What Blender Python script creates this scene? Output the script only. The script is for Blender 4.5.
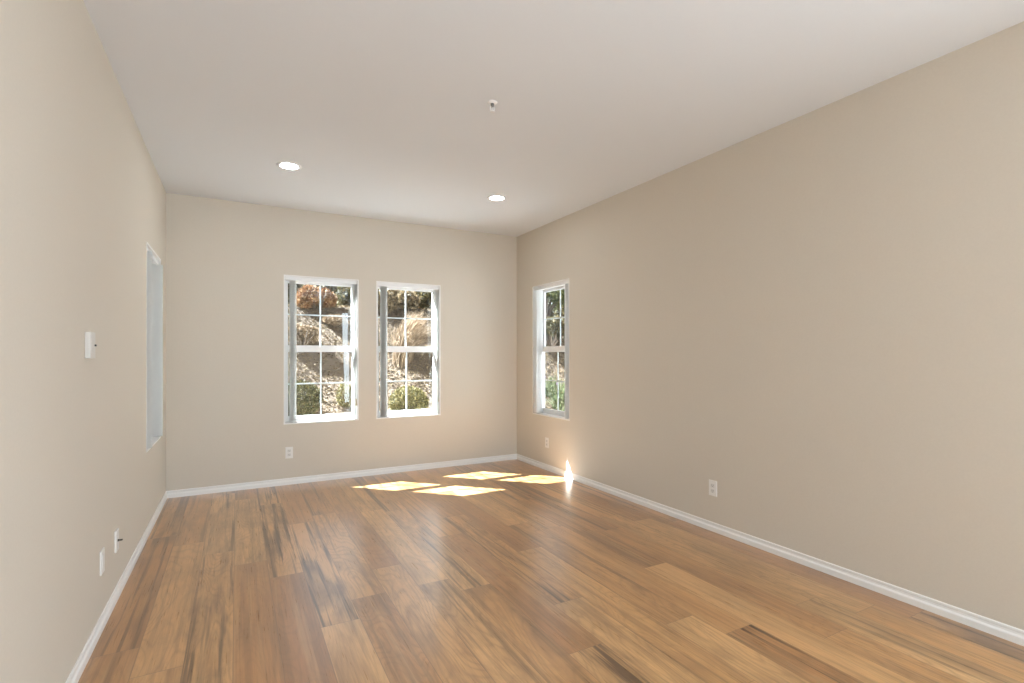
import bpy, bmesh, math, random
import numpy as np
from mathutils import Vector, Matrix

for o in list(bpy.data.objects):
    bpy.data.objects.remove(o, do_unlink=True)
C = bpy.context.scene.collection
sc = bpy.context.scene

# ------------------------------------------------------------------ camera
W, D, H = 3.670, 5.597, 2.796           # room: x 0..W, back wall y = D, ceiling z = H
REAR = -2.6
cam_d = bpy.data.cameras.new('camera')
cam = bpy.data.objects.new('camera', cam_d)
C.objects.link(cam)
_r = Vector((0.87917068, -0.47650551, -0.00118636))
_u = Vector((-0.00060495, -0.00360585, 0.99999332))
_f = Vector((0.47650661, 0.87916409, 0.00345842))
m = Matrix.Identity(4)
for i in range(3):
    m[i][0], m[i][1], m[i][2] = _r[i], _u[i], -_f[i]
m.translation = Vector((0.568, 0.0, 1.30))
cam.matrix_world = m
cam_d.sensor_width = 36.0
cam_d.sensor_fit = 'HORIZONTAL'
cam_d.lens = 36.0 * 508.18 / 1024.0
cam_d.shift_y = 12.36 / 1024.0
cam_d.clip_start = 0.02
sc.camera = cam

# ------------------------------------------------------------------ light
SUN = 75.0
SKY = 8.0
world = bpy.data.worlds.new('sky'); sc.world = world
world.use_nodes = True
wn = world.node_tree.nodes; wl = world.node_tree.links
wn.clear()
wo = wn.new('ShaderNodeOutputWorld'); bg = wn.new('ShaderNodeBackground')
st = wn.new('ShaderNodeTexSky'); st.sky_type = 'HOSEK_WILKIE'
st.sun_direction = Vector((-0.483, 0.483, 0.73)).normalized()
st.turbidity = 3.5; st.ground_albedo = 0.35
bg.inputs['Strength'].default_value = SKY
hs = wn.new('ShaderNodeHueSaturation'); hs.inputs['Saturation'].default_value = 0.25   # hazy sky
wl.new(st.outputs[0], hs.inputs['Color']); wl.new(hs.outputs[0], bg.inputs['Color']); wl.new(bg.outputs[0], wo.inputs['Surface'])

sd = bpy.data.lights.new('sun', 'SUN'); sd.energy = SUN; sd.angle = math.radians(0.53)
sd.color = (0.87, 0.945, 1.0)
so = bpy.data.objects.new('sun', sd); C.objects.link(so)
so.rotation_euler = Vector((0.668, -0.672, -1.0)).to_track_quat('-Z', 'Y').to_euler()
so.location = (-3, 10, 9)


def area(name, loc, direction, sx, sy, energy, col):
    l = bpy.data.lights.new(name, 'AREA'); l.shape = 'RECTANGLE'
    l.size = sx; l.size_y = sy; l.energy = energy; l.color = col
    o = bpy.data.objects.new(name, l); C.objects.link(o); o.location = loc
    o.rotation_euler = Vector(direction).to_track_quat('-Z', 'Y').to_euler()
    return o


# added fill lamps standing in invented openings behind the camera
area('rear_fill', (0.85, REAR + 0.02, 1.25), (0.12, 1, 0.05), 1.5, 2.3, 42, (0.76, 0.89, 1.0))
area('side_fill', (W - 0.02, -1.50, 1.25), (-1, 0.95, -0.06), 1.9, 2.3, 145, (0.76, 0.89, 1.0))

sc.view_settings.view_transform = 'Standard'
sc.view_settings.look = 'None'
sc.view_settings.gamma = 1.0
sc.view_settings.use_curve_mapping = False
sc.view_settings.exposure = 0.18
sc.cycles.use_denoising = True
sc.cycles.max_bounces = 12
sc.cycles.diffuse_bounces = 8
sc.cycles.transparent_max_bounces = 24
sc.cycles.sample_clamp_indirect = 6.0

# ------------------------------------------------------------------ materials


def s2l(c):
    return tuple(((v / 255) / 12.92 if v / 255 <= 0.04045 else ((v / 255 + 0.055) / 1.055) ** 2.4) for v in c) + (1.0,)


def mat(name, col, rough=0.5, spec=0.5, metal=0.0):
    mt = bpy.data.materials.new(name); mt.use_nodes = True
    b = mt.node_tree.nodes['Principled BSDF']
    b.inputs['Base Color'].default_value = col if len(col) == 4 else tuple(col) + (1.0,)
    b.inputs['Roughness'].default_value = rough
    b.inputs['Specular IOR Level'].default_value = spec
    b.inputs['Metallic'].default_value = metal
    return mt


def N(mt, t, **kw):
    n = mt.node_tree.nodes.new(t)
    for k, v in kw.items():
        setattr(n, k, v)
    return n


def painted(name, col, rough, bump, scale, var=0.03):
    """roller-painted drywall: faint orange-peel bump and slight tone drift"""
    mt = mat(name, col, rough, 0.3)
    b = mt.node_tree.nodes['Principled BSDF']; lk = mt.node_tree.links
    tc = N(mt, 'ShaderNodeTexCoord')
    nz = N(mt, 'ShaderNodeTexNoise'); nz.inputs['Scale'].default_value = scale; nz.inputs['Detail'].default_value = 3
    lk.new(tc.outputs['Object'], nz.inputs['Vector'])
    bp = N(mt, 'ShaderNodeBump'); bp.inputs['Strength'].default_value = bump; bp.inputs['Distance'].default_value = 0.002
    lk.new(nz.outputs['Fac'], bp.inputs['Height']); lk.new(bp.outputs[0], b.inputs['Normal'])
    n2 = N(mt, 'ShaderNodeTexNoise'); n2.inputs['Scale'].default_value = 90; n2.inputs['Detail'].default_value = 2
    lk.new(tc.outputs['Object'], n2.inputs['Vector'])
    mx = N(mt, 'ShaderNodeMix', data_type='RGBA')
    c = col
    mx.inputs['A'].default_value = tuple(v * (1 - var) for v in c[:3]) + (1,)
    mx.inputs['B'].default_value = tuple(min(1, v * (1 + var)) for v in c[:3]) + (1,)
    lk.new(n2.outputs['Fac'], mx.inputs['Factor']); lk.new(mx.outputs['Result'], b.inputs['Base Color'])
    return mt


M_wall = painted('beige_wall_paint', (0.595, 0.541, 0.464, 1), 0.75, 0.25, 220)
M_ceil = painted('white_ceiling_paint', (0.715, 0.735, 0.76, 1), 0.85, 0.15, 200, 0.01)
M_trim = mat('white_trim_paint', (0.80, 0.79, 0.77), 0.35)
M_vinyl = mat('white_vinyl', (0.80, 0.80, 0.80), 0.4)
def vane_mat():
    mt = mat('white_blind_vane', (0.88, 0.88, 0.87), 0.5, 0.4)
    nt = mt.node_tree
    b = nt.nodes['Principled BSDF']
    tl = nt.nodes.new('ShaderNodeBsdfTranslucent'); tl.inputs['Color'].default_value = (0.88, 0.88, 0.87, 1)
    mx = nt.nodes.new('ShaderNodeMixShader'); mx.inputs[0].default_value = 0.65
    out = [n for n in nt.nodes if n.type == 'OUTPUT_MATERIAL'][0]
    nt.links.new(b.outputs[0], mx.inputs[1]); nt.links.new(tl.outputs[0], mx.inputs[2]); nt.links.new(mx.outputs[0], out.inputs[0])
    return mt


M_vane = vane_mat()
M_plate = mat('white_plate_plastic', (0.76, 0.74, 0.71), 0.4)
M_socket = mat('pale_socket_plastic', (0.66, 0.64, 0.61), 0.45)
M_control = mat('warm_white_control_plastic', (0.58, 0.555, 0.52), 0.45)
M_dark = mat('dark_slot', (0.03, 0.03, 0.03), 0.6)
M_bronze = mat('dark_bronze', (0.06, 0.045, 0.03), 0.4)
M_metal = mat('dull_metal', (0.30, 0.29, 0.28), 0.35, 0.5, 0.9)
M_weight = mat('tan_cord_weight', (0.55, 0.42, 0.25), 0.5)
M_stucco = painted('pale_stucco', (0.62, 0.60, 0.56, 1), 0.9, 0.6, 60)
M_grid = mat('pale_grid_bar', (0.66, 0.72, 0.74), 0.4)


def emitter(name, strength, col):
    mt = bpy.data.materials.new(name); mt.use_nodes = True
    nt = mt.node_tree; nt.nodes.clear()
    e = nt.nodes.new('ShaderNodeEmission'); e.inputs['Strength'].default_value = strength
    e.inputs['Color'].default_value = col + (1,)
    o = nt.nodes.new('ShaderNodeOutputMaterial'); nt.links.new(e.outputs[0], o.inputs[0])
    return mt


M_lamp = emitter('lit_lamp_lens', 90.0, (0.93, 0.975, 1.0))


def glass_mat():
    mt = bpy.data.materials.new('window_glass'); mt.use_nodes = True
    nt = mt.node_tree; nt.nodes.clear()
    tr = nt.nodes.new('ShaderNodeBsdfTransparent'); tr.inputs['Color'].default_value = (0.95, 0.965, 0.96, 1)
    gl = nt.nodes.new('ShaderNodeBsdfGlossy'); gl.inputs['Roughness'].default_value = 0.02
    # Schlick reflectance from both sides of the pane
    g = nt.nodes.new('ShaderNodeNewGeometry')
    dt = nt.nodes.new('ShaderNodeVectorMath'); dt.operation = 'DOT_PRODUCT'
    nt.links.new(g.outputs['Incoming'], dt.inputs[0]); nt.links.new(g.outputs['Normal'], dt.inputs[1])

    def mm(op, a, b):
        n = nt.nodes.new('ShaderNodeMath'); n.operation = op
        for i, v in enumerate((a, b)):
            if v is None: continue
            if isinstance(v, (int, float)): n.inputs[i].default_value = v
            else: nt.links.new(v, n.inputs[i])
        return n
    fr = mm('ADD', mm('MULTIPLY', mm('POWER', mm('SUBTRACT', 1.0, mm('ABSOLUTE', dt.outputs['Value'], None).outputs[0]).outputs[0], 5.0).outputs[0], 0.965).outputs[0], 0.035)
    mx = nt.nodes.new('ShaderNodeMixShader'); o = nt.nodes.new('ShaderNodeOutputMaterial')
    nt.links.new(fr.outputs[0], mx.inputs[0]); nt.links.new(tr.outputs[0], mx.inputs[1])
    nt.links.new(gl.outputs[0], mx.inputs[2]); nt.links.new(mx.outputs[0], o.inputs[0])
    return mt


M_glass = glass_mat()


def floor_mat():
    mt = bpy.data.materials.new('wood_plank_floor'); mt.use_nodes = True
    nt = mt.node_tree; lk = nt.links
    b = nt.nodes['Principled BSDF']

    def math_(op, a, bb=None, cc=None):
        n = nt.nodes.new('ShaderNodeMath'); n.operation = op
        for i, v in enumerate((a, bb, cc)):
            if v is None: continue
            if isinstance(v, (int, float)): n.inputs[i].default_value = v
            else: lk.new(v, n.inputs[i])
        return n.outputs[0]

    def ramp(fac, stops, interp='LINEAR'):
        n = nt.nodes.new('ShaderNodeValToRGB'); n.color_ramp.interpolation = interp
        e = n.color_ramp.elements
        while len(e) < len(stops): e.new(0.5)
        for k, (p, c) in enumerate(stops):
            e[k].position = p; e[k].color = c if len(c) == 4 else tuple(c) + (1,)
        lk.new(fac, n.inputs[0]); return n.outputs[0]

    def mixc(fac, a, bb, mode='MIX'):
        n = nt.nodes.new('ShaderNodeMix'); n.data_type = 'RGBA'; n.blend_type = mode
        for k, v in (('Factor', fac), ('A', a), ('B', bb)):
            s = [i for i in n.inputs if i.name == k and i.enabled][0]
            if isinstance(v, (int, float)): s.default_value = v
            elif isinstance(v, tuple): s.default_value = v
            else: lk.new(v, s)
        return [o for o in n.outputs if o.enabled][0]

    uv = nt.nodes.new('ShaderNodeUVMap'); uv.uv_map = 'plank_uv'
    at = nt.nodes.new('ShaderNodeAttribute'); at.attribute_name = 'plank_id'
    al = nt.nodes.new('ShaderNodeAttribute'); al.attribute_name = 'plank_len'
    wn_ = nt.nodes.new('ShaderNodeTexWhiteNoise'); wn_.noise_dimensions = '1D'
    lk.new(at.outputs['Fac'], wn_.inputs['W'])
    rnd = wn_.outputs['Value']
    sr = nt.nodes.new('ShaderNodeSeparateColor'); lk.new(wn_.outputs['Color'], sr.inputs[0])
    rg, rb = sr.outputs[1], sr.outputs[2]
    sx = nt.nodes.new('ShaderNodeSeparateXYZ'); lk.new(uv.outputs[0], sx.inputs[0])
    U, V = sx.outputs[0], sx.outputs[1]

    def coord(su, sv, k):
        cx = nt.nodes.new('ShaderNodeCombineXYZ')
        lk.new(math_('MULTIPLY', U, su), cx.inputs[0]); lk.new(math_('MULTIPLY', V, sv), cx.inputs[1])
        lk.new(math_('MULTIPLY', at.outputs['Fac'], k), cx.inputs[2])
        return cx.outputs[0]

    def noise(vec, detail=3, rough=0.55, dist=0.0, scale=1.0):
        n = nt.nodes.new('ShaderNodeTexNoise'); n.inputs['Scale'].default_value = scale
        n.inputs['Detail'].default_value = detail; n.inputs['Roughness'].default_value = rough
        n.inputs['Distortion'].default_value = dist
        lk.new(vec, n.inputs['Vector']); return n.outputs['Fac']

    # plank base tone
    base = ramp(rnd, [(0.0, (0.37, 0.168, 0.056)), (0.3, (0.47, 0.238, 0.086)), (0.65, (0.55, 0.298, 0.116)), (1.0, (0.63, 0.378, 0.168))])
    # soft broad cloudy darkening along the board
    cl = noise(coord(7, 1.5, 3.1), 4, 0.55, 0.6)
    clf = ramp(cl, [(0.42, (0, 0, 0)), (0.66, (1, 1, 1))])
    col = mixc(math_('MULTIPLY', clf, math_('MULTIPLY_ADD', rg, 0.62, 0.30)), base, (0.150, 0.070, 0.026, 1))
    # mottled blotches
    bl = noise(coord(16, 5.0, 6.1), 5, 0.65, 0.5)
    col = mixc(math_('MULTIPLY', ramp(bl, [(0.48, (0, 0, 0)), (0.68, (1, 1, 1))]), math_('MULTIPLY_ADD', rb, 0.35, 0.02)), col, (0.15, 0.078, 0.030, 1))
    # cathedral grain: contour lines of a stretched noise
    g0 = noise(coord(4.2, 0.75, 7.7), 2, 0.45, 0.35)
    gl = math_('FRACT', math_('MULTIPLY', g0, 26.0))
    tri = math_('ABSOLUTE', math_('SUBTRACT', gl, 0.5))
    gf = ramp(tri, [(0.0, (1, 1, 1)), (0.22, (0.15, 0.15, 0.15)), (0.5, (0, 0, 0))])
    col = mixc(math_('MULTIPLY', gf, math_('MULTIPLY_ADD', rb, 0.30, 0.10)), col, (0.20, 0.10, 0.038, 1))
    # dark mineral streaks, long and thin, on some boards
    s0 = noise(coord(34, 0.85, 5.3), 3, 0.6, 0.25)
    sf = ramp(s0, [(0.51, (0, 0, 0)), (0.62, (1, 1, 1))])
    samt = ramp(rg, [(0.25, (0.25, 0.25, 0.25)), (0.7, (0.95, 0.95, 0.95))])
    col = mixc(math_('MULTIPLY', sf, samt), col, (0.080, 0.036, 0.013, 1))
    # pale streaks
    p0 = noise(coord(26, 0.7, 9.1), 3, 0.6, 0.2)
    pf = ramp(p0, [(0.55, (0, 0, 0)), (0.75, (1, 1, 1))])
    col = mixc(math_('MULTIPLY', pf, 0.40), col, (0.58, 0.36, 0.165, 1))
    # fine fibre
    f0 = noise(coord(170, 5.0, 2.3), 3, 0.7)
    col = mixc(0.22, col, ramp(f0, [(0.25, (0.2, 0.2, 0.2)), (0.75, (0.85, 0.85, 0.85))]), 'OVERLAY')
    # knots
    vo = nt.nodes.new('ShaderNodeTexVoronoi'); vo.inputs['Scale'].default_value = 1.0
    lk.new(coord(5.2, 1.5, 11.7), vo.inputs['Vector'])
    kn = ramp(vo.outputs['Distance'], [(0.03, (1, 1, 1)), (0.10, (0.35, 0.35, 0.35)), (0.22, (0, 0, 0))])
    vs = nt.nodes.new('ShaderNodeSeparateColor'); lk.new(vo.outputs['Color'], vs.inputs[0])
    ksel = math_('GREATER_THAN', vs.outputs[0], 0.62)
    col = mixc(math_('MULTIPLY', math_('MULTIPLY', kn, ksel), 0.75), col, (0.075, 0.036, 0.016, 1))
    # micro-bevel seams
    du = math_('MINIMUM', U, math_('SUBTRACT', 0.1835, U))
    dv = math_('MINIMUM', V, math_('SUBTRACT', al.outputs['Fac'], V))
    d = math_('MINIMUM', du, dv)
    seam = ramp(math_('MULTIPLY', d, 100.0), [(0.08, (1, 1, 1)), (0.2, (0, 0, 0))])
    col = mixc(math_('MULTIPLY', seam, 0.70), col, (0.16, 0.085, 0.04, 1))
    lk.new(col, b.inputs['Base Color'])
    rr = math_('MULTIPLY_ADD', f0, 0.10, 0.24)
    lk.new(rr, b.inputs['Roughness'])
    b.inputs['Specular IOR Level'].default_value = 0.5
    b.inputs['Coat Weight'].default_value = 0.85; b.inputs['Coat Roughness'].default_value = 0.30; b.inputs['Coat IOR'].default_value = 1.6
    bp = nt.nodes.new('ShaderNodeBump'); bp.inputs['Strength'].default_value = 0.25; bp.inputs['Distance'].default_value = 0.0012
    hgt = math_('SUBTRACT', math_('MULTIPLY', f0, 0.25), seam)
    lk.new(hgt, bp.inputs['Height']); lk.new(bp.outputs[0], b.inputs['Normal'])
    return mt


M_floor = floor_mat()


def leaf_mat(name, stops, rough=0.6, trans=0.25):
    mt = bpy.data.materials.new(name); mt.use_nodes = True
    nt = mt.node_tree; lk = nt.links
    b = nt.nodes['Principled BSDF']
    g = nt.nodes.new('ShaderNodeNewGeometry')
    r = nt.nodes.new('ShaderNodeValToRGB'); e = r.color_ramp.elements
    while len(e) < len(stops): e.new(0.5)
    for k, (p, c) in enumerate(stops):
        e[k].position = p; e[k].color = tuple(c) + (1,)
    lk.new(g.outputs['Random Per Island'], r.inputs[0])
    lk.new(r.outputs[0], b.inputs['Base Color'])
    b.inputs['Roughness'].default_value = rough
    b.inputs['Specular IOR Level'].default_value = 0.2
    tl = nt.nodes.new('ShaderNodeBsdfTranslucent'); lk.new(r.outputs[0], tl.inputs['Color'])
    mx = nt.nodes.new('ShaderNodeMixShader'); mx.inputs[0].default_value = trans
    out = [n for n in nt.nodes if n.type == 'OUTPUT_MATERIAL'][0]
    lk.new(b.outputs[0], mx.inputs[1]); lk.new(tl.outputs[0], mx.inputs[2]); lk.new(mx.outputs[0], out.inputs[0])
    return mt


M_mulch = leaf_mat('fallen_leaf_litter', [(0, (0.0524, 0.0329, 0.0154)), (0.4, (0.11, 0.075, 0.0383)), (0.75, (0.173, 0.1234, 0.067)), (1, (0.2411, 0.1838, 0.1111))], 0.8, 0.1)
M_box = leaf_mat('boxwood_leaf', [(0, (0.0264, 0.027, 0.0097)), (0.6, (0.0561, 0.051, 0.0178)), (1, (0.1122, 0.093, 0.0378))])
M_boxpale = leaf_mat('pale_boxwood_leaf', [(0, (0.054, 0.0475, 0.016)), (0.6, (0.1148, 0.0975, 0.036)), (1, (0.216, 0.175, 0.075))])
M_tan = leaf_mat('dry_tan_leaf', [(0, (0.0835, 0.0531, 0.0281)), (0.5, (0.2186, 0.1508, 0.092)), (1, (0.3856, 0.2905, 0.2043))], 0.7)
M_rust = leaf_mat('rust_leaf', [(0, (0.0821, 0.0342, 0.0137)), (0.5, (0.2189, 0.1026, 0.041)), (1, (0.3557, 0.2326, 0.1231))], 0.7)
M_brown = leaf_mat('brown_leaf', [(0, (0.045, 0.032, 0.016)), (0.5, (0.13, 0.095, 0.05)), (1, (0.30, 0.22, 0.13))], 0.7)
M_olive = leaf_mat('olive_leaf', [(0, (0.0289, 0.0289, 0.013)), (0.6, (0.0723, 0.0615, 0.0253)), (1, (0.1734, 0.13, 0.0578))])
M_green = leaf_mat('bright_leaf', [(0, (0.0408, 0.0544, 0.0136)), (0.6, (0.1088, 0.1292, 0.034)), (1, (0.2448, 0.2312, 0.068))])
M_blade = leaf_mat('strap_leaf', [(0, (0.0367, 0.0525, 0.021)), (0.6, (0.105, 0.1207, 0.0577)), (1, (0.1995, 0.1995, 0.1155))])
M_purple = leaf_mat('purple_petal', [(0, (0.20, 0.10, 0.25)), (1, (0.45, 0.30, 0.50))])
M_bark = mat('bark', (0.12, 0.085, 0.06), 0.9)
M_soil = painted('bare_soil', (0.10, 0.072, 0.05, 1), 0.95, 0.8, 12, 0.25)

# ------------------------------------------------------------------ helpers


def bx(bm, x0, x1, y0, y1, z0, z1):
    vs = [bm.verts.new((x, y, z)) for z in (z0, z1) for y in (y0, y1) for x in (x0, x1)]
    for f in ((0, 2, 3, 1), (4, 5, 7, 6), (0, 1, 5, 4), (2, 6, 7, 3), (0, 4, 6, 2), (1, 3, 7, 5)):
        bm.faces.new([vs[i] for i in f])


def obj(name, bm, m, parent=None, bevel=0.0, smooth=False):
    if bevel:
        bmesh.ops.bevel(bm, geom=bm.edges[:], offset=bevel, segments=2, affect='EDGES', profile=0.5)
    bmesh.ops.recalc_face_normals(bm, faces=bm.faces[:])
    me = bpy.data.meshes.new(name); bm.to_mesh(me); bm.free()
    for x in (m if isinstance(m, (list, tuple)) else [m]):
        me.materials.append(x)
    if smooth:
        for p in me.polygons: p.use_smooth = True
    o = bpy.data.objects.new(name, me); C.objects.link(o)
    if parent: o.parent = parent
    return o


def empty(name, loc=(0, 0, 0), rz=0.0):
    o = bpy.data.objects.new(name, None); C.objects.link(o)
    o.location = loc; o.rotation_euler = (0, 0, rz); o.empty_display_size = 0.1
    return o


def tag(o, label=None, cat=None, group=None, kind=None):
    if label: o['label'] = label
    if cat: o['category'] = cat
    if group: o['group'] = group
    if kind: o['kind'] = kind
    return o


def struct(o, label, cat):
    return tag(o, label, cat, None, 'structure')


def lathe(bm, prof, n=32, mi=0):
    """prof: list of (r, z) turned about the z axis"""
    rings = []
    for r, z in prof:
        if r < 1e-6:
            rings.append([bm.verts.new((0, 0, z))])
        else:
            rings.append([bm.verts.new((r * math.cos(2*math.pi*k/n), r * math.sin(2*math.pi*k/n), z)) for k in range(n)])
    for a, b in zip(rings, rings[1:]):
        for k in range(n):
            k2 = (k + 1) % n
            if len(a) == 1 and len(b) == 1: continue
            if len(a) == 1: f = bm.faces.new((a[0], b[k2], b[k]))
            elif len(b) == 1: f = bm.faces.new((a[k], a[k2], b[0]))
            else: f = bm.faces.new((a[k], a[k2], b[k2], b[k]))
            f.material_index = mi


def tube(bm, pts, rads, n=7):
    rings = []
    for i, p in enumerate(pts):
        p = Vector(p)
        t = (Vector(pts[min(i+1, len(pts)-1)]) - Vector(pts[max(i-1, 0)])).normalized()
        a = t.cross(Vector((0.3, 0.9, 0.2))).normalized(); b = t.cross(a)
        rings.append([bm.verts.new(p + rads[i]*(math.cos(2*math.pi*k/n)*a + math.sin(2*math.pi*k/n)*b)) for k in range(n)])
    for a, b in zip(rings, rings[1:]):
        for k in range(n):
            bm.faces.new((a[k], a[(k+1) % n], b[(k+1) % n], b[k]))
    bm.faces.new(rings[0][::-1]); bm.faces.new(rings[-1])


# ------------------------------------------------------------------ room shell
WT = 0.16       # wall thickness


def wall(name, P, length, height, holes, label):
    """P maps (u, v, w) to world: u along the wall, v outward, w up. holes: (u0, u1, w0, w1)"""
    bm = bmesh.new()
    us = sorted({0, length, *[h[0] for h in holes], *[h[1] for h in holes]})
    ws = sorted({0, height, *[h[2] for h in holes], *[h[3] for h in holes]})
    cache = {}

    def V(u, v, w):
        k = (round(u, 5), round(v, 5), round(w, 5))
        if k not in cache: cache[k] = bm.verts.new(P(*k))
        return cache[k]

    def hole(i, j):
        if i < 0 or j < 0 or i >= len(us)-1 or j >= len(ws)-1: return True
        cu, cw = (us[i]+us[i+1])/2, (ws[j]+ws[j+1])/2
        return any(h[0] < cu < h[1] and h[2] < cw < h[3] for h in holes)
    for i in range(len(us)-1):
        for j in range(len(ws)-1):
            if hole(i, j): continue
            u0, u1, w0, w1 = us[i], us[i+1], ws[j], ws[j+1]
            bm.faces.new((V(u0, 0, w0), V(u1, 0, w0), V(u1, 0, w1), V(u0, 0, w1)))
            f = bm.faces.new((V(u0, WT, w0), V(u0, WT, w1), V(u1, WT, w1), V(u1, WT, w0))); f.material_index = 1
            for di, dj, a, b in ((-1, 0, (u0, w0), (u0, w1)), (1, 0, (u1, w1), (u1, w0)), (0, -1, (u1, w0), (u0, w0)), (0, 1, (u0, w1), (u1, w1))):
                if hole(i+di, j+dj):
                    f = bm.faces.new((V(a[0], 0, a[1]), V(b[0], 0, b[1]), V(b[0], WT, b[1]), V(a[0], WT, a[1])))
    return struct(obj(name, bm, [M_wall, M_stucco]), label, 'wall')


WB, WTOP = 0.608, 2.120
WIN_B = [(0.985, 1.724), (1.912, 2.654)]         # back wall windows, x range
WIN_S = (4.445, 5.205)                            # side windows, y range
wall('wall_back', lambda u, v, w: (u, D + v, w), W, H, [(a, b, WB, WTOP) for a, b in WIN_B],
     'beige painted far wall with a pair of sash windows')
wall('wall_left', lambda u, v, w: (-v, D - u, w), D - REAR, H, [(D - WIN_S[1], D - WIN_S[0], WB, WTOP)],
     'pale beige left wall with one narrow recessed window')
wall('wall_right', lambda u, v, w: (W + v, REAR + u, w), D - REAR, H, [(WIN_S[0] - REAR, WIN_S[1] - REAR, WB, WTOP), (0.10, 2.05, 0.02, 2.45)],  # second hole: unseen opening added for the side fill lamp
     'long beige right wall with a window near the far corner')
wall('wall_rear', lambda u, v, w: (W - u, REAR - v, w), W, H, [(W - 1.65, W - 0.05, 0.02, 2.45)],  # opening added for the rear fill lamp
     'beige wall behind the viewer with an added opening for fill light')

bm = bmesh.new(); bx(bm, -WT, W + WT, REAR - WT, D + WT, H, H + 0.14)
struct(obj('ceiling', bm, M_ceil), 'smooth white flat ceiling', 'ceiling')

# floor: every plank a face with its own uv in metres
JOINTS = {0: [2.79, 4.40], 1: [2.537, 4.16], 2: [3.876], 3: [3.59], 4: [3.29, 4.93], 5: [2.575, 4.26], 6: [2.79], 7: [3.125, 4.36],
          8: [2.784, 4.32], 9: [2.61], 10: [3.45], 11: [2.23], 12: [2.95], 13: [1.81], 14: [1.613], 15: [2.35], 16: [1.372],
          17: [1.626], 18: [1.43], 19: [1.28], 20: [2.0]}
PW = 0.1835
PL = 1.62
rng = random.Random(4)
bm = bmesh.new()
uvl = bm.loops.layers.uv.new('plank_uv')
pid = bm.faces.layers.float.new('plank_id'); pln = bm.faces.layers.float.new('plank_len')
ids = 1
for k in range(-1, 21):
    x0, x1 = 0.005 + PW*k, 0.005 + PW*(k+1)
    js = list(JOINTS.get(k, [rng.uniform(1, 2.6)]))
    while js[0] > REAR: js.insert(0, js[0] - PL)
    while js[-1] < D: js.append(js[-1] + PL)
    for a, b in zip(js, js[1:]):
        vs = [bm.verts.new(p) for p in ((x0, a, 0), (x1, a, 0), (x1, b, 0), (x0, b, 0))]
        f = bm.faces.new(vs)
        f[pid] = ids + 0.37; f[pln] = b - a
        for lp, q in zip(f.loops, ((0, 0), (PW, 0), (PW, b-a), (0, b-a))): lp[uvl].uv = q
        ids += 1
for axis, lim in (((1, 0, 0), 0.0 - 0.02), ((-1, 0, 0), -(W + 0.02)), ((0, 1, 0), REAR - 0.02), ((0, -1, 0), -(D + 0.02))):
    no = Vector(axis); co = no * lim
    bmesh.ops.bisect_plane(bm, geom=bm.verts[:] + bm.edges[:] + bm.faces[:], plane_co=co, plane_no=no, clear_inner=True)
me = bpy.data.meshes.new('floor'); bm.to_mesh(me); bm.free(); me.materials.append(M_floor)
fl = bpy.data.objects.new('floor', me); C.objects.link(fl)
struct(fl, 'honey brown wood plank floor with dark streaks and knots', 'floor')
bm = bmesh.new(); bx(bm, -WT, W + WT, REAR - WT, D + WT, -0.2, -0.004)
struct(obj('trim_0', bm, M_stucco), 'concrete slab below the plank floor', 'slab')

# baseboards
BB = 0.066
PROF = [(0, 0), (0.013, 0), (0.013, 0.030), (0.0115, 0.034), (0.007, 0.040), (0.006, 0.050), (0.0075, 0.055), (0.0075, 0.062), (0.005, 0.066), (0, 0.066)]


def baseboard(name, P, length, label):
    bm = bmesh.new()
    a = [bm.verts.new(P(0, v, w)) for v, w in PROF]; b = [bm.verts.new(P(length, v, w)) for v, w in PROF]
    n = len(PROF)
    for k in range(n):
        bm.faces.new((a[k], a[(k+1) % n], b[(k+1) % n], b[k]))
    bm.faces.new(a[::-1]); bm.faces.new(b)
    struct(obj(name, bm, M_trim), label, 'baseboard')


baseboard('baseboard_back', lambda u, v, w: (u, D - v, w), W, 'white stepped baseboard along the far wall')
baseboard('baseboard_left', lambda u, v, w: (v, REAR + u, w), D - REAR, 'white stepped baseboard along the left wall')
baseboard('baseboard_right', lambda u, v, w: (W - v, REAR + u, w), D - REAR, 'white stepped baseboard along the right wall')

# ------------------------------------------------------------------ windows
WH = WTOP - WB


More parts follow.
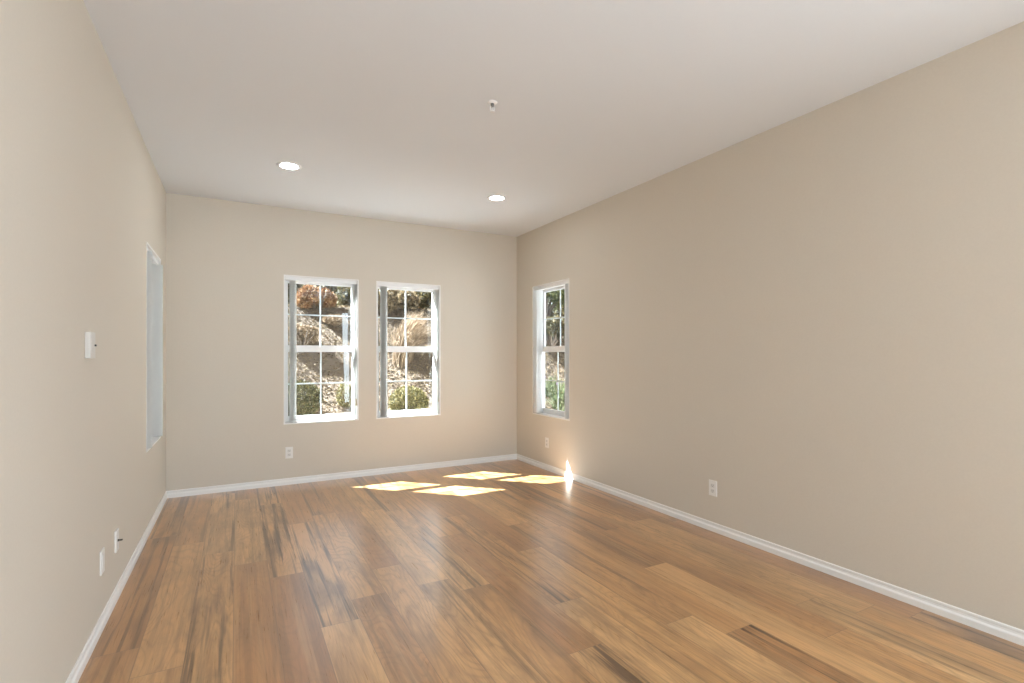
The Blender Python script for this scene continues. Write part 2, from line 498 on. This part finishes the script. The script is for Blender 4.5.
def window(name, loc, rz, w, label):
    """local frame: x along the wall (left to right seen from inside), y outward, z up; origin at the sill's left inner corner"""
    t = empty(name, loc, rz)
    struct(t, label, 'window')
    # painted liner boards in the opening
    L_ = 0.013
    bm = bmesh.new()
    bx(bm, 0, L_, -0.003, 0.09, 0, WH); bx(bm, w - L_, w, -0.003, 0.09, 0, WH)
    bx(bm, L_, w - L_, -0.003, 0.09, WH - L_, WH); bx(bm, L_, w - L_, -0.003, 0.09, 0, L_)
    obj('window_liner', bm, M_trim, t)
    # vinyl frame
    F = 0.022; G = 0.034
    bm = bmesh.new()
    y0, y1 = 0.085, 0.160
    bx(bm, 0.002, F, y0, y1, 0.002, WH - 0.002); bx(bm, w - F, w - 0.002, y0, y1, 0.002, WH - 0.002)
    bx(bm, F, w - F, y0, y1, WH - G, WH - 0.002); bx(bm, F, w - F, y0, y1, 0.002, G)
    bx(bm, F - 0.006, F + 0.006, 0.121, 0.127, G, WH - G); bx(bm, w - F - 0.006, w - F + 0.006, 0.121, 0.127, G, WH - G)
    obj('window_frame', bm, M_vinyl, t)
    mid = 1.375 - WB
    for sash, z0, z1, ya, yb_, lab in (('lower_sash', G, mid + 0.034, 0.093, 0.119, 0), ('upper_sash', mid - 0.034, WH - G, 0.128, 0.154, 1)):
        S_ = 0.026
        x0, x1 = F + 0.002, w - F - 0.002
        bt = 0.036 if lab == 0 else 0.066
        tp = 0.068 if lab == 0 else 0.032
        bm = bmesh.new()
        bx(bm, x0, x0 + S_, ya, yb_, z0, z1); bx(bm, x1 - S_, x1, ya, yb_, z0, z1)
        bx(bm, x0 + S_, x1 - S_, ya, yb_, z0, z0 + bt); bx(bm, x0 + S_, x1 - S_, ya, yb_, z1 - tp, z1)
        s = obj(sash, bm, M_vinyl, t)
        yc = (ya + yb_) / 2
        bm = bmesh.new(); bx(bm, x0 + S_ - 0.004, x1 - S_ + 0.004, yc - 0.002, yc + 0.002, z0 + bt - 0.004, z1 - tp + 0.004)
        obj('glass_pane', bm, M_glass, s)
        bm = bmesh.new()
        xm = (x0 + x1) / 2; zm = (z0 + bt + z1 - tp) / 2
        q = 0.0065
        bx(bm, xm - q, xm + q, yc - 0.0045, yc + 0.0045, z0 + bt, z1 - tp)
        bx(bm, x0 + S_, xm - q, yc - 0.0045, yc + 0.0045, zm - q, zm + q); bx(bm, xm + q, x1 - S_, yc - 0.0045, yc + 0.0045, zm - q, zm + q)
        obj('grid_bars', bm, M_grid, s)
    # lock on the meeting rail
    bm = bmesh.new(); bx(bm, w/2 - 0.025, w/2 + 0.025, 0.086, 0.0935, mid + 0.012, mid + 0.026); bx(bm, w/2 - 0.006, w/2 + 0.02, 0.080, 0.087, mid + 0.015, mid + 0.022)
    obj('sash_lock', bm, M_vinyl, t, bevel=0.001)
    return t


PI = math.pi
window('window_1', (WIN_B[0][0], D, WB), 0, WIN_B[0][1]-WIN_B[0][0], 'white sash window with grid bars, left one in the far wall')
window('window_2', (WIN_B[1][0], D, WB), 0, WIN_B[1][1]-WIN_B[1][0], 'white sash window with grid bars, right one in the far wall')
window('window_3', (W, WIN_S[1], WB), -PI/2, WIN_S[1]-WIN_S[0], 'narrow looking white sash window in the right wall')
window('window_4', (0, WIN_S[0], WB), PI/2, WIN_S[1]-WIN_S[0], 'white recessed window seen edge on in the left wall')


# vertical blinds drawn open: vanes stacked at one side
def make_vane():
    bm = bmesh.new()
    n = 6; h = WH - 0.075; dp = 0.089
    for side in (0, 1):
        pass
    fr, bk = [], []
    for k in range(n + 1):
        y = dp * (k / n - 0.5); x = 0.004 * (1 - (2*k/n - 1)**2)
        fr.append((bm.verts.new((x, y, 0)), bm.verts.new((x, y, h))))
        bk.append((bm.verts.new((x + 0.0011, y, 0)), bm.verts.new((x + 0.0011, y, h))))
    for k in range(n):
        bm.faces.new((fr[k][0], fr[k+1][0], fr[k+1][1], fr[k][1])); bm.faces.new((bk[k][0], bk[k][1], bk[k+1][1], bk[k+1][0]))
        bm.faces.new((fr[k][0], bk[k][0], bk[k+1][0], fr[k+1][0])); bm.faces.new((fr[k][1], fr[k+1][1], bk[k+1][1], bk[k][1]))
    for k in (0, n):
        bm.faces.new((fr[k][0], fr[k][1], bk[k][1], bk[k][0]))
    return bm


vane_mesh = None


def blind(loc, rz, w, label, weight_side, weight_z):
    """weight_side: 0 = left, 1 = right, seen from inside"""
    global vane_mesh
    t = empty('vertical_blind', loc, rz)
    tag(t, label, 'window blind', 'vertical blinds drawn open at the windows')
    bm = bmesh.new(); bx(bm, 0.016, w - 0.016, 0.012, 0.052, WH - 0.050, WH - 0.0135)
    obj('headrail', bm, M_vinyl, t, bevel=0.002)
    offs = [0.060, 0.071, 0.081, 0.091, 0.102, 0.115]
    offs = offs + [w - q for q in (0.030, 0.039, 0.048, 0.058)]
    for k, x in enumerate(offs):
        if vane_mesh is None:
            o = obj('vane', make_vane(), M_vane, t, smooth=False); vane_mesh = o.data
        else:
            o = bpy.data.objects.new('vane', vane_mesh); C.objects.link(o); o.parent = t
        o.location = (x, 0.024 - 0.001 * (k % 2), 0.022)
    bm = bmesh.new()
    xw = 0.024 if weight_side == 0 else w - 0.024
    lathe(bm, [(0, 0.074), (0.005, 0.074), (0.007, 0.068), (0.0115, 0.02), (0.0125, 0.006), (0.010, 0), (0, 0)], 14)
    bmesh.ops.translate(bm, verts=bm.verts[:], vec=(xw, 0.012, weight_z - WB))
    cw = obj('cord_weight', bm, M_weight, t, smooth=True)
    cw['label'] = 'tan cord weight hanging from the blind'
    bm = bmesh.new(); tube(bm, [(xw, 0.012, weight_z - WB + 0.064), (xw, 0.014, WH - 0.048)], [0.001, 0.001], 5)
    obj('pull_cord', bm, M_vane, t)
    return t


blind((WIN_B[0][0], D, WB), 0, WIN_B[0][1]-WIN_B[0][0], 'white vertical blind drawn open in the left window of the far wall', 1, 0.765)
blind((WIN_B[1][0], D, WB), 0, WIN_B[1][1]-WIN_B[1][0], 'white vertical blind drawn open in the right window of the far wall', 1, 0.765)
blind((W, WIN_S[1], WB), -PI/2, WIN_S[1]-WIN_S[0], 'white vertical blind parted to both sides of the right wall window', 0, 0.74)
blind((0, WIN_S[0], WB), PI/2, WIN_S[1]-WIN_S[0], 'white vertical blind parted to both sides of the left wall window', 0, 0.74)


# ------------------------------------------------------------------ wall plates
# local frame of a plate: x across, y out of the wall into the room, z up; origin at plate centre on the wall
def plate_body(bm, w=0.070, h=0.114, t=0.006):
    bx(bm, -w/2, w/2, 0, t, -h/2, h/2)


def outlet(loc, rz, label, kind):
    t = empty('wall_outlet', loc, rz)
    tag(t, label, 'outlet')
    bm = bmesh.new(); plate_body(bm, t=0.007); obj('cover_plate', bm, M_plate, t, bevel=0.0018)
    if kind == 'duplex':
        for zc in (-0.0195, 0.0195):
            bm = bmesh.new(); bx(bm, -0.0165, 0.0165, 0.0065, 0.0085, zc - 0.0145, zc + 0.0145)
            s = obj('socket', bm, M_socket, t, bevel=0.0008)
            bm = bmesh.new()
            bx(bm, -0.0075, -0.0055, 0.0083, 0.0088, zc - 0.002, zc + 0.007); bx(bm, 0.0055, 0.0075, 0.0083, 0.0088, zc - 0.001, zc + 0.006)
            bx(bm, -0.002, 0.002, 0.0083, 0.0088, zc - 0.010, zc - 0.006)
            obj('slots', bm, M_dark, s)
    else:
        for zc in (0,):
            bm = bmesh.new(); bx(bm, -0.0165, 0.0165, 0.0065, 0.009, -0.0335, 0.0335)
            obj('socket', bm, M_plate, t, bevel=0.0008)
    bm = bmesh.new(); lathe(bm, [(0, 0.0088), (0.003, 0.0086), (0.0032, 0.0068), (0, 0.0066)], 12)
    bmesh.ops.rotate(bm, verts=bm.verts[:], cent=(0, 0, 0), matrix=Matrix.Rotation(-PI/2, 3, 'X'))
    if kind == 'duplex': obj('screw', bm, M_plate, t, smooth=True)
    else: bm.free()
    return t


outlet((W, 2.600, 0.318), PI/2, 'white duplex outlet low on the long right wall, nearest the viewer', 'duplex')
outlet((W, 4.885, 0.311), PI/2, 'small white outlet below the right wall window near the corner', 'duplex')
outlet((1.036, D, 0.321), PI, 'white outlet below the left window of the far wall', 'duplex')
outlet((0, 3.075, 0.318), -PI/2, 'plain white outlet low on the left wall, nearest the viewer', 'blank')

# cable jack
t = empty('cable_jack', (0, 3.405, 0.313), -PI/2)
tag(t, 'white cable jack plate with protruding metal connector, beside the left wall outlet', 'cable jack')
bm = bmesh.new(); plate_body(bm, t=0.009); obj('cover_plate', bm, M_plate, t, bevel=0.0018)
bm = bmesh.new(); lathe(bm, [(0, 0.030), (0.0035, 0.030), (0.0045, 0.028), (0.0045, 0.013), (0.0068, 0.013), (0.0068, 0.0085), (0, 0.0085)], 12)
bmesh.ops.rotate(bm, verts=bm.verts[:], cent=(0, 0, 0), matrix=Matrix.Rotation(-PI/2, 3, 'X'))
obj('connector', bm, M_bronze, t, smooth=True)['label'] = 'dark metal threaded connector'

# light switch
t = empty('wall_switch', (0, 2.808, 1.347), -PI/2)
tag(t, 'white wall control with small dark lever at mid height on the left wall', 'switch')
bm = bmesh.new(); plate_body(bm, 0.088, 0.114, 0.020); obj('cover_plate', bm, M_control, t, bevel=0.003)
bm = bmesh.new(); bx(bm, -0.024, 0.024, 0.0195, 0.0212, -0.038, 0.038); obj('face_panel', bm, M_control, t, bevel=0.0007)
bm = bmesh.new(); bx(bm, -0.036, -0.020, 0.019, 0.026, -0.004, 0.004); obj('lever', bm, M_dark, t, bevel=0.001)['label'] = 'dark lever'


# ------------------------------------------------------------------ ceiling fittings
def downlight(x, y, label):
    t = empty('recessed_light', (x, y, H))
    tag(t, label, 'ceiling light', 'recessed lights in the ceiling')
    bm = bmesh.new(); lathe(bm, [(0.064, 0.003), (0.064, -0.004), (0.072, -0.007), (0.090, -0.005), (0.093, 0.0), (0.093, 0.003)], 48)
    obj('trim_ring', bm, M_vinyl, t, smooth=True)
    bm = bmesh.new(); lathe(bm, [(0, -0.0045), (0.035, -0.0042), (0.0645, -0.003), (0.0645, 0.001), (0, 0.001)], 48)
    obj('lamp_lens', bm, M_lamp, t, smooth=True)['label'] = 'glowing white lens'
    return t


downlight(0.932, 4.345, 'lit round recessed ceiling light, left of the two, above the far left window')
downlight(2.735, 4.300, 'lit round recessed ceiling light, right of the two, nearer the right wall')

t = empty('fire_sprinkler', (1.896, 2.69, H))
tag(t, 'small white fire sprinkler head hanging from the middle of the ceiling', 'sprinkler')
bm = bmesh.new(); lathe(bm, [(0, -0.008), (0.012, -0.008), (0.024, -0.006), (0.029, -0.0015), (0.030, 0.001), (0, 0.001)], 28)
obj('escutcheon', bm, M_vinyl, t, smooth=True)
bm = bmesh.new(); lathe(bm, [(0, -0.0285), (0.007, -0.0285), (0.009, -0.024), (0.010, -0.018), (0.010, -0.007), (0, -0.007)], 16)
obj('valve_body', bm, M_metal, t, smooth=True)['label'] = 'dark metal valve body'
bm = bmesh.new()
for s in (-1, 1):
    tube(bm, [(0.008*s, 0, -0.024), (0.013*s, 0, -0.033), (0.013*s, 0, -0.042), (0.005*s, 0, -0.052)], [0.0022, 0.0022, 0.0022, 0.0022], 7)
tube(bm, [(0, 0, -0.028), (0, 0, -0.050)], [0.0018, 0.0018], 7)
obj('yoke', bm, M_vinyl, t, smooth=True)
bm = bmesh.new()
lathe(bm, [(0, -0.0555), (0.006, -0.0555), (0.015, -0.0535), (0.015, -0.0520), (0.005, -0.0515), (0, -0.0515)], 20)
obj('deflector', bm, M_vinyl, t, smooth=True)

# ------------------------------------------------------------------ outside
# added unseen wall that keeps the sun off the left window
bm = bmesh.new(); bx(bm, -2.5, -2.2, 1.0, 8.3, -0.2, 6.6)
struct(obj('wall_added', bm, M_stucco), 'added pale stucco wall, unseen, blocking sun at the left window', 'wall')


bm = bmesh.new(); bx(bm, -2.2, W + 2.0, D + WT, 6.85, -0.3, -0.07)  # unseen path added to bounce sun up onto the ceiling
M_bounce = painted('pale_bounce_concrete', (0.74, 0.74, 0.74, 1), 0.9, 0.4, 40)
struct(obj('path_added', bm, M_bounce), 'added pale concrete strip, unseen, bouncing sun into the far windows', 'path')


bm = bmesh.new(); bx(bm, 8.2, 8.6, -2.5, 7.0, -0.2, 3.4)  # unseen bounce wall added to brighten the left wall through the right window
struct(obj('wall_added', bm, M_bounce), 'added white wall across the side yard, unseen, bouncing sun indoors', 'wall')


def hz(x, y):
    """the hillside behind the house"""
    d = y - 7.0 - 0.12 * math.sin(x * 0.9)
    if d <= 0: base = -0.12
    else: base = -0.12 + 0.70 * d - 0.25 * (1 - math.exp(-d)) * 0.5
    base = min(base, 2.3)
    return base + 0.04 * math.sin(2.1*x + 0.7*y) + 0.03 * math.sin(3.7*y - 1.3*x)


bm = bmesh.new()
nx, ny = 70, 70
X0, X1, Y0, Y1 = -7.0, 15.0, D + WT, 17.0
gv = []
for j in range(ny + 1):
    row = []
    for i in range(nx + 1):
        x = X0 + (X1 - X0)*i/nx; y = Y0 + (Y1 - Y0)*j/ny
        row.append(bm.verts.new((x, y, hz(x, y) if j else -0.12)))
    gv.append(row)
for j in range(ny):
    for i in range(nx):
        bm.faces.new((gv[j][i], gv[j][i+1], gv[j+1][i+1], gv[j+1][i]))
struct(obj('ground_hillside', bm, M_soil, smooth=True), 'bare brown hillside rising behind the house', 'ground')
bm = bmesh.new(); bx(bm, W + WT, 15.0, -3.0, D + WT, -0.3, -0.12)  # unseen yard, made pale to bounce light in through the right window
struct(obj('ground_yard', bm, M_bounce), 'pale level side yard beyond the right wall', 'ground')


def quads(name, P, A, B, m, parent=None):
    """P centres, A half-length vectors, B half-width vectors (n,3): pointed leaf quads"""
    n = len(P)
    v = np.empty((n, 4, 3), np.float32)
    v[:, 0] = P - A; v[:, 1] = P + B - 0.1*A; v[:, 2] = P + A; v[:, 3] = P - B - 0.1*A
    me = bpy.data.meshes.new(name)
    me.vertices.add(4*n); me.vertices.foreach_set('co', v.ravel())
    me.loops.add(4*n); me.loops.foreach_set('vertex_index', np.arange(4*n, dtype=np.int32))
    me.polygons.add(n); me.polygons.foreach_set('loop_start', np.arange(0, 4*n, 4, dtype=np.int32))
    me.polygons.foreach_set('loop_total', np.full(n, 4, dtype=np.int32))
    me.update(calc_edges=True); me.validate()
    me.materials.append(m)
    o = bpy.data.objects.new(name, me); C.objects.link(o)
    if parent: o.parent = parent
    return o


def unit(n, r):
    v = r.normal(size=(n, 3)); return v / np.linalg.norm(v, axis=1)[:, None]


def leafvecs(n, r, ln, wd, up=0.0):
    a = unit(n, r); a[:, 2] = a[:, 2] + up; a /= np.linalg.norm(a, axis=1)[:, None]
    b = np.cross(a, unit(n, r)); b /= np.linalg.norm(b, axis=1)[:, None]
    s = r.uniform(0.6, 1.3, size=(n, 1))
    return a*ln/2*s, b*wd/2*s


r = np.random.default_rng(7)
# leaf litter on the visible band of the slope
n = 60000
x = r.uniform(-0.5, 8.5, n); y = 6.9 + 4.8 * r.random(n)**1.1
z = np.array([hz(a, b) for a, b in zip(x, y)]) + r.uniform(0.0, 0.035, n)
a, b = leafvecs(n, r, 0.050, 0.030)
a[:, 2] *= 0.45; b[:, 2] *= 0.45
o = quads('leaf_litter', np.stack([x, y, z], 1), a, b, M_mulch)
tag(o, 'tan and brown leaf litter covering the hillside', 'fallen leaves', None, 'stuff')


def shrub(name, x, y, rad, label, cat, leafm, n, leaf=(0.035, 0.02), group=None, up=0.0, lumps=0, trunk=None, seed=1, shell=0.55, sink=0.02):
    rr = np.random.default_rng(seed)
    z0 = hz(x, y) - sink
    t = empty(name, (x, y, z0))
    tag(t, label, cat, group)
    rx, ry, rz_ = rad
    lift = trunk or 0.0
    if lumps:
        cs = unit(lumps, rr) * 0.62; cs[:, 2] = np.abs(cs[:, 2])*1.0 - 0.15
        rs = rr.uniform(0.32, 0.52, lumps)
        k = rr.integers(0, lumps, n)
        p = cs[k] + unit(n, rr) * (rs[k] * (rr.random(n)**(1/3) * (1-shell) + shell*rr.uniform(0.85, 1.05, n)))[:, None]
    else:
        p = unit(n, rr) * ((1-shell) * rr.random(n)**(1/3) + shell * rr.uniform(0.92, 1.06, n))[:, None]
    p = p * np.array([rx, ry, rz_]); p[:, 2] += rz_*0.92 + lift
    p[:, 2] = np.maximum(p[:, 2], 0.03 - 0.5*ry)
    a, b = leafvecs(n, rr, leaf[0], leaf[1], up)
    quads('foliage', p, a, b, leafm, t)
    bm = bmesh.new()
    R_ = random.Random(seed)
    rt = max(0.012, 0.05*min(rx, 0.9))
    if lift:
        tube(bm, [(0, 0, -0.05), (0.02, 0.01, lift*0.6), (0, 0.03, lift + rz_)], [rt*1.4, rt*1.1, rt*0.6], 9)
    for q in range(6):
        an = q*1.05 + R_.random(); s = R_.uniform(0.45, 0.75)
        z1 = lift + rz_*R_.uniform(0.9, 1.5)
        tube(bm, [(0, 0, lift*0.7 + 0.0), (rx*s*0.4*math.cos(an), ry*s*0.4*math.sin(an), lift + (z1-lift)*0.5), (rx*s*math.cos(an), ry*s*math.sin(an), z1)], [rt, rt*0.7, rt*0.3], 6)
    obj('trunk' if lift else 'stems', bm, M_bark, t)
    return t


def grass_clump(name, x, y, hgt, spread, label, cat, m, n, width=0.012, group=None, seed=1, lean=(0, 0), flowers=None):
    rr = np.random.default_rng(seed)
    t = empty(name, (x, y, hz(x, y) - 0.02)); tag(t, label, cat, group)
    segs = 5
    me_v, me_f = [], []
    tips = []
    for k in range(n):
        an = rr.uniform(0, 2*PI); out = spread * rr.uniform(0.15, 1.0); h = hgt * rr.uniform(0.6, 1.05)
        bxx, byy = rr.normal(0, 0.10*spread, 2)
        dx, dy = math.cos(an)*out + lean[0], math.sin(an)*out + lean[1]
        px, py = -math.sin(an), math.cos(an)
        base = len(me_v)
        for s in range(segs + 1):
            q = s/segs
            cx = bxx + dx*q**1.7; cy_ = byy + dy*q**1.7; cz = -0.22 + (h + 0.22)*(1.25*q - 0.45*q*q*q*min(1.6, out/max(0.1, spread)+0.4))
            ww = width*(1 - q)**0.6 + 0.001
            me_v.append((cx + px*ww, cy_ + py*ww, cz)); me_v.append((cx - px*ww, cy_ - py*ww, cz))
        tips.append((cx, cy_, cz))
        for s in range(segs):
            i = base + 2*s
            me_f.append((i, i+1, i+3, i+2))
    me = bpy.data.meshes.new('blades'); me.from_pydata(me_v, [], me_f); me.materials.append(m)
    o = bpy.data.objects.new('blades', me); C.objects.link(o); o.parent = t
    if flowers:
        tp = np.array([tips[i] for i in rr.integers(0, n, flowers)]); tp = np.repeat(tp, 14, axis=0) + rr.normal(0, 0.018, (flowers*14, 3))
        for q in range(flowers):
            sl = tp[q*14:(q+1)*14]
            a, b = leafvecs(14, rr, 0.032, 0.02)
            quads('flower', sl, a, b, M_purple, t)['label'] = 'pale purple flower'
    return t


# low clipped shrubs on the slope
shrub('boxwood_shrub', 1.36, 7.95, (0.33, 0.30, 0.27), 'dark round green shrub low behind the left far window', 'shrub', M_box, 5200, (0.04, 0.024), seed=3)
shrub('boxwood_shrub', 2.96, 7.85, (0.31, 0.30, 0.26), 'pale rounded green shrub low behind the right far window', 'shrub', M_boxpale, 5200, (0.04, 0.024), seed=4)
shrub('small_shrub', 2.05, 8.15, (0.13, 0.13, 0.2), 'small narrow green shrub at the right of the left far window', 'shrub', M_boxpale, 900, (0.04, 0.022), seed=5)
# dry tan bushes up the slope
shrub('dry_bush', 1.58, 9.45, (0.40, 0.32, 0.26), 'dry tan bush behind the upper left far window', 'bush', M_tan, 4200, (0.07, 0.03), lumps=7, seed=6)
shrub('dry_bush', 2.22, 10.15, (0.24, 0.22, 0.14), 'smaller dry tan bush right of the leafy tan bush outside', 'bush', M_tan, 2400, (0.085, 0.03), lumps=6, seed=8)
grass_clump('dry_grass', 3.20, 9.1, 0.95, 0.60, 'tall arching dry tan grass behind the right far window', 'grass', M_tan, 1100, 0.008, seed=9, lean=(0.35, 0))
grass_clump('dry_grass', 4.75, 9.2, 0.80, 0.45, 'dry tan grass clump outside toward the right of the far windows', 'grass', M_tan, 900, 0.008, seed=10, lean=(0.3, 0))
shrub('rust_bush', 1.98, 10.85, (0.42, 0.40, 0.42), 'rust orange leafy bush high behind the left far window', 'bush', M_rust, 4200, (0.10, 0.05), lumps=9, seed=11, sink=0.28)
shrub('brown_bush', 3.45, 10.6, (0.60, 0.5, 0.45), 'brown leafy bush high behind the right far window', 'bush', M_brown, 3600, (0.10, 0.05), lumps=9, seed=12, sink=0.28)
# trees along the top of the slope
TREES = [(1.6, 12.0, 'behind the rust orange bush'), (3.1, 11.9, 'behind the brown leafy bush'),
         (4.6, 12.1, 'right of the brown leafy bush'), (6.1, 11.9, 'between the two window views'),
         (7.6, 12.1, 'facing the right wall window'), (9.1, 11.8, 'farthest right on the hill')]
for k, (x, y, lab) in enumerate(TREES):
    shrub('olive_tree', x, y, (0.66, 0.66, 0.54), 'dark olive tree on top of the hill, ' + lab, 'tree', M_olive, 8000, (0.13, 0.065),
          'trees up the hillside', lumps=16, trunk=0.10, seed=20+k, sink=0.36)
for k, (x, y) in enumerate([(2.5, 13.6), (4.4, 13.6), (6.3, 13.6), (8.2, 13.6), (10.1, 13.6), (12.0, 13.6)]):
    shrub('dark_tree', x, y, (0.82, 0.70, 0.80), 'dark leafy tree in the back row behind the olive trees', 'tree', M_olive, 8000, (0.15, 0.075),
          'trees in the back row', lumps=16, trunk=0.10, seed=60+k, sink=0.50)
# planting seen through the right wall window
grass_clump('flowering_clump', 5.75, 8.05, 0.42, 0.34, 'strap leaved plant with purple flowers below the right wall window view', 'plant', M_blade, 260, 0.016, seed=31, flowers=12)
grass_clump('leafy_clump', 5.62, 7.45, 0.72, 0.42, 'green strap leaved plant nearest the right wall window', 'plant', M_blade, 420, 0.018, seed=32)
grass_clump('leafy_clump', 6.40, 7.60, 0.60, 0.38, 'green strap leaved plant outside at the right edge of the right wall window', 'plant', M_blade, 320, 0.018, seed=33)
shrub('olive_bush', 6.62, 9.35, (0.62, 0.50, 0.40), 'dark olive bush on the slope in the middle of the right wall window', 'bush', M_olive, 5500, (0.08, 0.04), lumps=10, seed=35)
shrub('olive_bush', 7.9, 9.7, (0.60, 0.50, 0.45), 'dark olive bush on the slope at the right edge of the right wall window', 'bush', M_olive, 5000, (0.08, 0.04), lumps=10, seed=36)
shrub('leafy_tree', 7.35, 10.75, (0.85, 0.6, 0.62), 'yellow green leafy tree at the top of the right wall window', 'tree', M_green, 5000, (0.10, 0.055), lumps=12, trunk=0.10, seed=34, sink=0.15)
